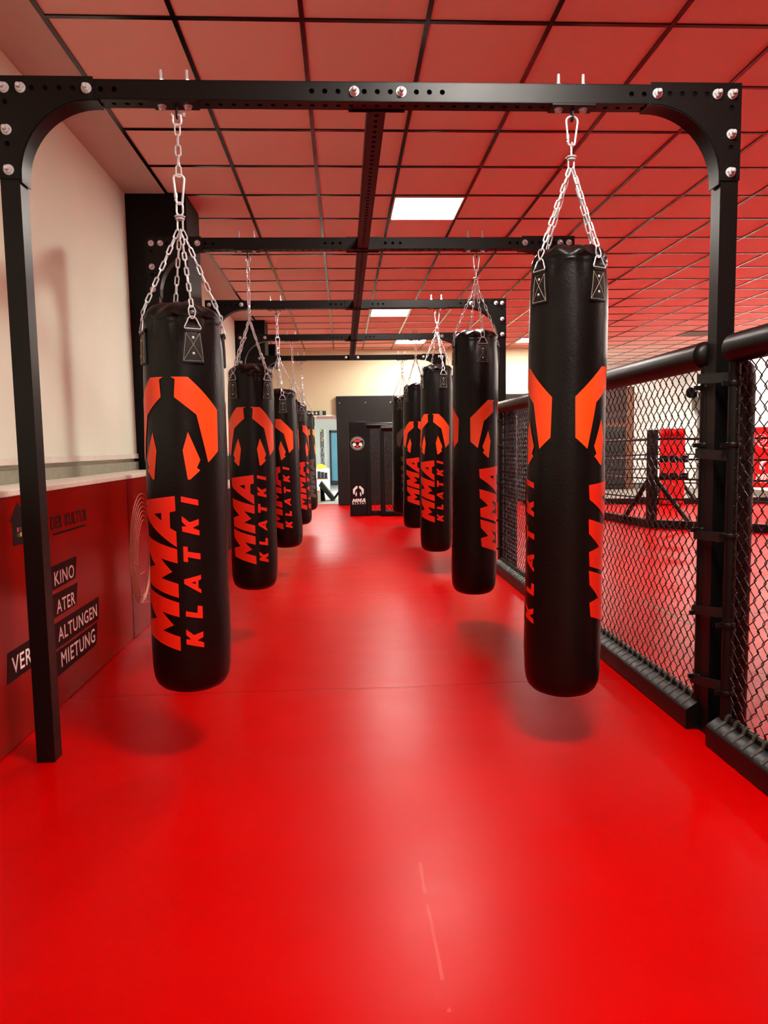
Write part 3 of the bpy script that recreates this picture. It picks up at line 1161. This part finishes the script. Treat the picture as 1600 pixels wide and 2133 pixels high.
def cushion(cx, cy, wdt, z0, z1, face, thick=.16):
    m = MB()
    fx, fy = face
    ux, uy = fy * -1, fx
    poly = []
    hw, ht = wdt / 2, thick / 2
    for sx, sy, a0 in ((1, 1, 0), (-1, 1, pi / 2), (-1, -1, pi), (1, -1, 3 * pi / 2)):
        for k in range(4):
            a = a0 + pi / 2 * k / 3
            poly.append((sx * (hw - .04) + .04 * cos(a), sy * (ht - .04) + .04 * sin(a)))
    m.prism(poly, (cx - OX, cy - OY, z0), (ux, uy, 0), (fx, fy, 0), (0, 0, z1 - z0))
    return m


def dirn(x, y):
    l = sqrt(x * x + y * y)
    return -x / l, -y / l


f1 = dirn(6.42, 13.8)
o = cushion(6.42, 13.80, .46, .02, 1.50, f1).build('corner_cushion', M['redpad'], ring, bevel=.02)
m = MB()
for k in range(3):
    uu = Vector((-f1[1], f1[0], 0)) * (-.15 + .15 * k)
    m.lathe([(.02, -.07), (.075, -.055), (.085, 0), (.075, .055), (.02, .07)], 14, o=Vector((6.42 - OX + f1[0] * .08, 13.80 - OY + f1[1] * .08, 1.42)) + uu, axis=(-f1[1], f1[0], 0))
m.build('cushion_rolls', M['redpad'], o)
bx, by = 8.26, 13.66
f2 = dirn(bx, by)
o2 = cushion(bx, by, .62, .32, 1.50, f2).build('corner_cushion', M['redpad'], ring, bevel=.02)


def flat_logo(o, origin, u, wv, size, parts, material, parent, name, off):
    """emblem / lettering as thin flat print; outlines scaled by size about the origin"""
    me = poly_mesh(parts)
    m = MB()
    u, wv = Vector(u).normalized(), Vector(wv).normalized()
    n = u.cross(wv)
    mt = frame_mtx(Vector(origin) + n * off, u * size, wv * size)
    m.add_mesh(me, mt)
    ob = m.build(name, material, parent, smooth=False)
    return ob


FLAT_TXT = []
for o_, hs in TXT:
    # rotate so that it reads left to right: reading direction = bag-up, letter-up = bag-left
    cv = lambda L: [(y, -x) for x, y in L]
    FLAT_TXT.append((cv(o_), [cv(h) for h in hs]))
u2 = Vector((-f2[1], f2[0], 0))
if u2.x < 0:
    u2 = -u2
n2 = Vector((f2[0], f2[1], 0))
c2 = Vector((bx - OX, by - OY, 0)) + n2 * .081
zv = Vector((0, 0, 1))
flat_logo(o2, c2 + zv * .88, u2, zv, .68, EMB, M['white'], o2, 'printed_emblem', .003)
flat_logo(o2, c2 + zv * .50 - u2 * .2, u2, zv, .68, FLAT_TXT, M['white'], o2, 'printed_lettering', .003)
# round white crest on the upper cushion: ring with two rounds, kept abstract
m = MB()
cc = c2 + zv * 1.24
for s_ in (-1, 1):
    for r0, r1 in ((.095, .075), (.05, .035)):
        pts = []
        ce = cc + u2 * (.12 * s_) + zv * .02 + n2 * .004
        m.tube([ce + u2 * (r0 * cos(2 * pi * k / 24)) + zv * (r0 * sin(2 * pi * k / 24)) for k in range(24)], .007, 4, closed=True)
m.tube([cc + n2 * .004 + u2 * (.17 * cos(pi + pi * k / 12)) + zv * (-.06 + .09 * sin(pi + pi * k / 12)) for k in range(13)], .012, 4)
m.build('printed_crest', M['white'], o2)

# cabinet with brown frame at the far wall, seen through the fence left of the ring post
t = empty('framed_cabinet', (7.0, 18.95, 0), 'dark maroon cabinet with brown wooden frame against the far wall behind the fence', 'cabinet')
MB().box(-1.6, .62, -.2, .2, .02, 2.7).build('carcass', M['blackpaint'], t, smooth=False)
MB().box(-1.5, .42, -.215, -.2, 1.75, 2.65).build('upper_door', M['maroonpanel'], t, smooth=False)
MB().box(-1.5, .36, -.215, -.2, .06, 1.66).build('lower_door', M['blackpaint'], t, smooth=False)
MB().box(-1.55, .62, -.235, -.2, 1.66, 1.75).build('shelf_edge', M['brownwood'], t, smooth=False)
MB().box(.45, .66, -.23, -.2, .02, 2.7).build('frame_post', M['brownwood'], t, smooth=False)
t = empty('wall_fan', (XR - .1, 18.45, 2.42), 'small dark device mounted on the wall above the recessed grey door', 'fan')
MB().lathe([(.02, -.05), (.13, -.04), (.14, 0), (.13, .04), (.02, .05)], 18, o=(-.06, 0, .08), axis=(1, .3, 0)).build('head', M['dark'], t)
MB().box(-.02, .1, -.03, .03, -.06, .1).build('bracket', M['dark'], t, smooth=False)

# ------------------------------------------------------------------ printed banner on the low left wall
ban = empty('printed_banner', (LX, 0, 0), 'glossy red printed banner with German words on the low wall behind the left posts', 'banner')
m = MB().box(-.018, 0, YF + .05, 6.06, .004, 1.06)
m.build('sheet', M['banner'], ban, smooth=False)
MB().box(-.001, .0015, 4.80, 4.804, .01, 1.055).build('sheet_joint', M['strip'], ban, smooth=False)


def ban_strip(y0, y1, z0, z1):
    sk = .01
    MB().prism([(y0, z0), (y1 - .03, z0 + sk), (y1, z1), (y0 + .02, z1 - .005)], (.0, 0, 0), (0, 1, 0), (0, 0, 1), (.0012, 0, 0)).build('word_strip', M['strip'], ban, smooth=False)


def ban_word(s, y0, y1, z0, z1, mm, name='lettering'):
    m = MB().add_mesh(text_mesh(s, y1 - y0, z1 - z0, 1.1), frame_mtx((.002, y0, z0), (0, 1, 0), (0, 0, 1)))
    m.build(name, mm, ban, smooth=False)


ban_strip(3.50, 3.855, .580, .702)
ban_word('KINO', 3.550, 3.808, .598, .667, M['paleink'])
ban_strip(3.33, 3.848, .441, .562)
ban_word('THE', 3.36, 3.495, .458, .525, M['paleink'])
ban_word('ATER', 3.557, 3.80, .458, .525, M['paleink'])
ban_strip(3.01, 4.165, .286, .42)
ban_word('VER', 3.06, 3.25, .313, .385, M['paleink'])
ban_word('ANST', 3.272, 3.495, .313, .385, M['paleink'])
ban_word('ALTUNGEN', 3.557, 4.113, .318, .388, M['paleink'])
ban_strip(3.33, 4.115, .152, .282)
ban_word('VER', 3.35, 3.465, .185, .262, M['paleink'])
ban_word('MIETUNG', 3.576, 4.062, .185, .262, M['paleink'])
ban_word('DER', 3.548, 3.69, .873, .938, M['darkink'])
ban_word('KULTUR', 3.73, 4.04, .873, .938, M['darkink'])
m = MB()
yy = 3.57
rr = random.Random(3)
while yy < 4.02:
    l = rr.uniform(.006, .02)
    m.box(.0005, .002, yy, yy + l, .844, .854)
    yy += l + .005
m.build('small_print', M['darkink'], ban, smooth=False)
hs = MB().prism([(3.146, .85), (3.27, .85), (3.27, .957), (3.29, .957), (3.208, 1.037), (3.126, .957), (3.146, .957)], (0, 0, 0), (0, 1, 0), (0, 0, 1), (.0015, 0, 0)).build('house_symbol', M['darkink'], ban, smooth=False)
for (y, z, mm) in ((3.186, .908, 'pinkink'), (3.212, .908, 'greenink'), (3.186, .884, 'greenink'), (3.212, .884, 'yellowink')):
    MB().box(.0014, .0022, y, y + .017, z, z + .018).build('window_dot', M[mm], hs, smooth=False)
m = MB()
for k in range(7):
    ce = (5.07 + .006 * k, .575 - .012 * k)
    ay, az = .285 - .022 * k, .395 - .020 * k
    th = .33
    pts = []
    for q in range(40):
        a = 2 * pi * q / 40
        p, r_ = ay * cos(a), az * sin(a)
        pts.append((.002, ce[0] + p * cos(th) + r_ * sin(th) * .6, ce[1] - p * sin(th) * .5 + r_ * cos(th)))
    m.tube(pts, .0016, 4, closed=True)
for k in range(6):
    m.tube([(.002, 4.97 + .07 * k, .20 - .012 * k), (.002, 5.03 + .07 * k, .30)], .0012, 4)
m.tube([(.002, 4.97, .205), (.002, 5.32, .145)], .0016, 4)
m.tube([(.002, 5.0, .255), (.002, 5.36, .20)], .0012, 4)
for a, b in (((5.02, .68), (5.16, .60)), ((4.88, .50), (5.08, .44)), ((5.0, .40), (5.12, .40))):
    m.tube([(.002, *a), (.002, *b)], .0016, 4)
m.build('line_drawing', M['lineink'], ban, smooth=False)

# ------------------------------------------------------------------ far end of the aisle
t = empty('wall_cover_board', (-.13, YB - .02, 0), 'large black board covering the far wall beside the doorway', 'board')
MB().box(0, 5.1, -.06, 0, .01, 2.32).build('sheet', M['blackpaint'], t, smooth=False, bevel=.004)
for x in (.07, .62, 1.15, 1.7, 2.25):
    MB().lathe([(.012, 0), (.010, .004), (.002, .006)], 10, o=(x, -.06, 2.18), axis=(0, -1, 0)).build('screw', M['chrome'], t)

# padded column with printed crest and logo
py = 13.0
t = empty('padded_column', (.255, py, 0), 'tall black padded column with round crest and white logo, at the end of the aisle', 'padding')
MB().box(-.155, .155, 0, .16, .0, 1.70).build('pad_sleeve', M['pad'], t, bevel=.012)
fz = Vector((0, -.001, 0))
flat_logo(t, (-.0, -.0015, .545), (1, 0, 0), (0, 0, 1), .49, EMB, M['white'], t, 'printed_emblem', .0)
flat_logo(t, (-.118, -.0015, .265), (1, 0, 0), (0, 0, 1), .41, FLAT_TXT, M['white'], t, 'printed_lettering', .0)
cr = MB()
cz = 1.31


def ringpoly(r0, r1, z=cz, n=32):
    return [([(r1 * cos(2 * pi * k / n), r1 * sin(2 * pi * k / n)) for k in range(n)], [[(r0 * cos(2 * pi * k / n), r0 * sin(2 * pi * k / n)) for k in range(n)]] if r0 else [])]


crest = flat_logo(t, (0, -.0013, cz), (1, 0, 0), (0, 0, 1), 1.0, ringpoly(0, .125), M['darkink'], t, 'printed_crest', 0)
flat_logo(t, (0, -.0019, cz), (1, 0, 0), (0, 0, 1), 1.0, ringpoly(.108, .124), M['grey'], crest, 'crest_ring', 0)
seg_ = []
for k in list(range(3, 14)) + list(range(19, 30)):
    a = 2 * pi * (k + .5) / 32
    seg_.append(([(.085 * cos(a - .05), .085 * sin(a - .05)), (.10 * cos(a - .05), .10 * sin(a - .05)), (.10 * cos(a + .05), .10 * sin(a + .05)), (.085 * cos(a + .05), .085 * sin(a + .05))], []))
flat_logo(t, (0, -.0019, cz), (1, 0, 0), (0, 0, 1), 1.0, seg_, M['white'], crest, 'crest_border', 0)
flat_logo(t, (0, -.0021, cz), (1, 0, 0), (0, 0, 1), 1.0, [([(-.06, .03), (-.045, .065), (0, .075), (.045, .065), (.06, .03), (.03, .015), (0, .03), (-.03, .015)], [])], M['redink'], crest, 'crest_cap', 0)
flat_logo(t, (0, -.0021, cz), (1, 0, 0), (0, 0, 1), 1.0, [([(s * .09, -.02), (s * .07, .012), (s * .035, .005), (s * .02, -.03), (s * .05, -.05), (s * .08, -.045)], []) for s in (-1, 1)], M['white'], crest, 'crest_fists', 0)
flat_logo(t, (0, -.0021, cz), (1, 0, 0), (0, 0, 1), 1.0, [([(-.03, -.06), (0, -.02), (.03, -.06), (0, -.08)], [])], M['redink'], crest, 'crest_point', 0)

WIRE_FAR = wire_mesh_data(.66, .10, 1.58, .036, .042, .0026, 4).mesh('wire_mesh', M['wire'], angle=80)
for (x0, wd, y, ztop, lab) in ((.415, .66, 13.05, 1.68, 'stored wire mesh panel with padded top rail, right beside the crested padded column'),
                               (.66, .80, 12.86, 1.62, 'stored wire mesh panel with wide padded frame, in front of the other stored panel')):
    t = empty('stored_mesh_panel', (x0, y, 0), lab, 'fence', 'mesh panels stored at the far end')
    for xx in (.03, wd - .03):
        MB().box(xx - .045, xx + .045, -.03, .03, 0, ztop - .08).build('padded_stile', M['pad'], t, bevel=.012)
    MB().lathe([(.02, 0), (.05, .01), (.055, .04), (.055, wd - .04), (.05, wd - .01), (.02, wd)], 18, o=(0, 0, ztop - .055), axis=(1, 0, 0)).build('top_pad', M['pad'], t)
    MB().box(.07, wd - .07, -.045, .045, .0, .09).build('bottom_pad', M['pad'], t, bevel=.01)
    o = inst(WIRE_FAR, 'wire_mesh', t, Matrix.Translation((.04, 0, 0)) @ Matrix.Rotation(-pi / 2, 4, 'Z') @ Matrix.Diagonal((1, (wd - .08) / .66, (ztop - .06) / 1.6, 1)))

# loudspeaker on the left wall
t = empty('loudspeaker', (-1.36, 13.6, 2.72), 'black loudspeaker high on the left wall beyond the second pillar', 'speaker')
MB().box(-.17, .17, -.16, .2, 0, .42).build('cabinet', M['speaker'], t, bevel=.012)
MB().box(-.15, .15, -.168, -.16, .02, .40).build('grille', M['dark'], t, smooth=False)
MB().box(-.34, -.17, -.03, .03, .15, .25).build('wall_bracket', M['steel'], t, smooth=False)

# ------------------------------------------------------------------ doorway and the bright corridor behind
dj = MB()
for x0, x1 in ((-.80, -.745), (-.095, -.04)):
    dj.box(x0, x1, YB - .02, YB + .14, 0, 1.93)
dj.box(-.80, -.04, YB - .02, YB + .14, 1.84, 1.93)
dj = dj.build('door_1', M['whitewall'], smooth=False)
struct(dj)
MB().box(-.55, -.2, YB - .045, YB - .02, 1.87, 1.905).build('door_closer', M['greyboard'], dj, smooth=False)
CY1 = 23.9
c_ = MB().box(-2.0, 1.6, CY1, CY1 + .1, 0, 2.7).box(-2.1, -2.0, YB + .12, CY1, 0, 2.7).box(1.6, 1.7, YB + .12, CY1, 0, 2.7).box(-2.1, 1.7, YB + .12, CY1, 2.7, 2.8)
struct(c_.build('wall_corridor', M['whitewall'], smooth=False))
struct(MB().box(-2.1, 1.7, YB + .4, CY1 + .1, -.1, .004).build('floor_corridor', mat('corridor_floor', (196, 194, 188), .3, var=.1), smooth=False))
t = empty('ceiling_light', (-.5, 19, 2.66), 'lit panel on the corridor ceiling behind the doorway', 'ceiling light')
MB().box(-.6, .6, -.3, .3, .012, .04).build('frame', M['lampframe'], t, smooth=False)
MB().box(-.57, .57, -.27, .27, 0, .012).build('diffuser', mat('corridor_lamp', (255, 250, 244), .5, emit=90), t, smooth=False)
# light blue door at the end
d = MB().box(-.39, .5, CY1 - .06, CY1, .15, 1.72).build('door_3', M['blue'], smooth=False)
struct(d)
m = MB().box(-.45, -.39, CY1 - .08, CY1, .1, 1.8).box(-.45, .55, CY1 - .08, CY1, 1.72, 1.8).box(.5, .56, CY1 - .08, CY1, .1, 1.8).box(-.45, .55, CY1 - .08, CY1, 0, .14)
m.build('door_frame', M['navy'], d, smooth=False)
# tall banner
t = empty('pull_up_banner', (-.62, 21.5, 0), 'narrow dark banner with honeycomb pattern standing in the corridor', 'banner')
MB().box(-.06, .055, 0, .02, .62, 1.78).build('sheet', mat('banner_charcoal', (62, 64, 66), .5), t, smooth=False)
MB().box(.055, .115, 0, .02, .62, 1.76).build('side_strip', mat('banner_grey', (150, 158, 164), .5), t, smooth=False)
MB().box(-.2, .2, -.06, .1, .004, .62).build('foot', M['whitewall'], t, smooth=False)
for (xx, zz, mm) in ((-.03, 1.74, 'yellow'), (.02, 1.7, 'green'), (-.04, 1.66, 'green'), (.01, 1.62, 'redink'), (-.02, 1.56, 'redink'), (.03, 1.52, 'yellow'), (-.045, 1.5, 'green'), (.0, 1.46, 'yellow')):
    MB().box(xx - .014, xx + .014, -.003, 0, zz - .018, zz + .018).build('colour_patch', M[mm], t, smooth=False)
m = MB()
for zz in (1.16, .88):
    m.tube([(-.005 + .05 * cos(pi / 6 + pi * k / 3), -.002, zz + .1 * sin(pi / 6 + pi * k / 3)) for k in range(6)], .004, 4, closed=True)
m.build('honeycomb_lines', M['card'], t, smooth=False)
# shelf with dark boxes, yellow cloth on top
t = empty('shelf_unit', (-.60, 20.4, 0), 'low white shelf holding dark boxes inside the corridor', 'shelf')
for xx in (-.17, .16):
    MB().box(xx - .012, xx + .012, -.15, .15, 0.0, .66).build('side_panel', M['whitewall'], t, smooth=False)
MB().box(-.158, .148, -.15, .15, .64, .66).build('top_board', M['whitewall'], t, smooth=False)
MB().box(-.158, .148, -.15, .15, .36, .39).build('shelf_board', M['brownwood'], t, smooth=False)
for k in range(3):
    o = MB().box(-.74 + k * .095, -.655 + k * .095, 20.28, 20.5, .392, .58 - .02 * k).build('storage_box', M['speaker'], smooth=False, bevel=.004)
    tag(o, ('left', 'middle', 'right')[k] + ' of the dark boxes on the white corridor shelf', 'box', 'dark boxes on the shelf')
m = MB()
rr = random.Random(5)
prof = [(.01, .0), (.13, .005), (.14, .03), (.11, .07), (.06, .105), (.01, .115)]
m.lathe(prof, 20, o=(-.64, 20.4, .662))
m.v = [(x + rr.uniform(-.012, .012), y + rr.uniform(-.01, .01), z + rr.uniform(0, .012)) for x, y, z in m.v]
o = m.build('folded_cloth', M['yellow'])
tag(o, 'yellow cloth heaped on the white corridor shelf', 'cloth')
# cardboard box and tipped black bench
t = empty('cardboard_box', (-.60, 16.3, 0.004), 'white cardboard box with red print just behind the doorway', 'box')
MB().box(-.16, .06, -.12, .12, 0, .28).build('carton', M['card'], t, smooth=False, bevel=.003)
MB().box(-.06, -.01, -.122, -.12, .16, .175).box(-.08, -.05, -.122, -.12, .11, .14).box(-.04, .0, -.122, -.12, .06, .07).build('red_print', M['redink'], t, smooth=False)
MB().box(-.158, .058, -.122, -.12, .262, .278).build('tape', M['greyboard'], t, smooth=False)
t = empty('tipped_bench', (-.33, 17.0, 0.006), 'black bench tipped on its side behind the doorway', 'bench')
m = MB().prism([(-.26, .36), (-.20, .46), (.12, .04), (.03, .0)], (0, -.25, 0), (1, 0, 0), (0, 0, 1), (0, .5, 0))
m.build('seat_board', M['speaker'], t, smooth=False, bevel=.006)
MB().prism([(-.24, .0), (-.12, .0), (-.16, .3), (-.23, .38)], (0, -.2, 0), (1, 0, 0), (0, 0, 1), (0, .4, 0)).build('leg_frame', M['dark'], t, smooth=False)
MB().prism([(.06, .05), (.1, .02), (.24, .2), (.2, .23)], (0, -.2, 0), (1, 0, 0), (0, 0, 1), (0, .06, 0)).build('foot_bar', M['steel'], t, smooth=False)
# exit sign
t = empty('exit_sign', (-.50, YB - .03, 1.93), 'green emergency exit sign above the doorway', 'sign')
MB().box(-.16, .15, 0, .03, 0, .09).build('panel', M['green'], t, smooth=False)
flat_logo(t, (-.05, -.002, .045), (1, 0, 0), (0, 0, 1), 1.0, [([(-.007, .032), (.007, .032), (.007, -.004), (.026, .01), (.026, -.004), (0, -.032), (-.026, -.004), (-.026, .01), (-.007, -.004)], [])], M['white'], t, 'arrow', 0)
flat_logo(t, (.045, -.002, .045), (1, 0, 0), (0, 0, 1), 1.0, [([(-.028, -.036), (.028, -.036), (.028, .036), (-.028, .036)], [])], M['white'], t, 'door_symbol', 0)
flat_logo(t, (.045, -.003, .045), (1, 0, 0), (0, 0, 1), 1.0, [([(.004, .03), (.012, .022), (.004, .014), (-.004, .022)], []), ([(-.02, .008), (.006, .014), (.02, .0), (.014, -.004), (.004, .004), (.002, -.008), (.016, -.018), (.010, -.032), (.004, -.030), (.008, -.020), (-.006, -.012), (-.016, -.026), (-.022, -.022), (-.010, -.006), (-.008, .002), (-.018, .0)], [])], M['green'], t, 'running_figure', 0)
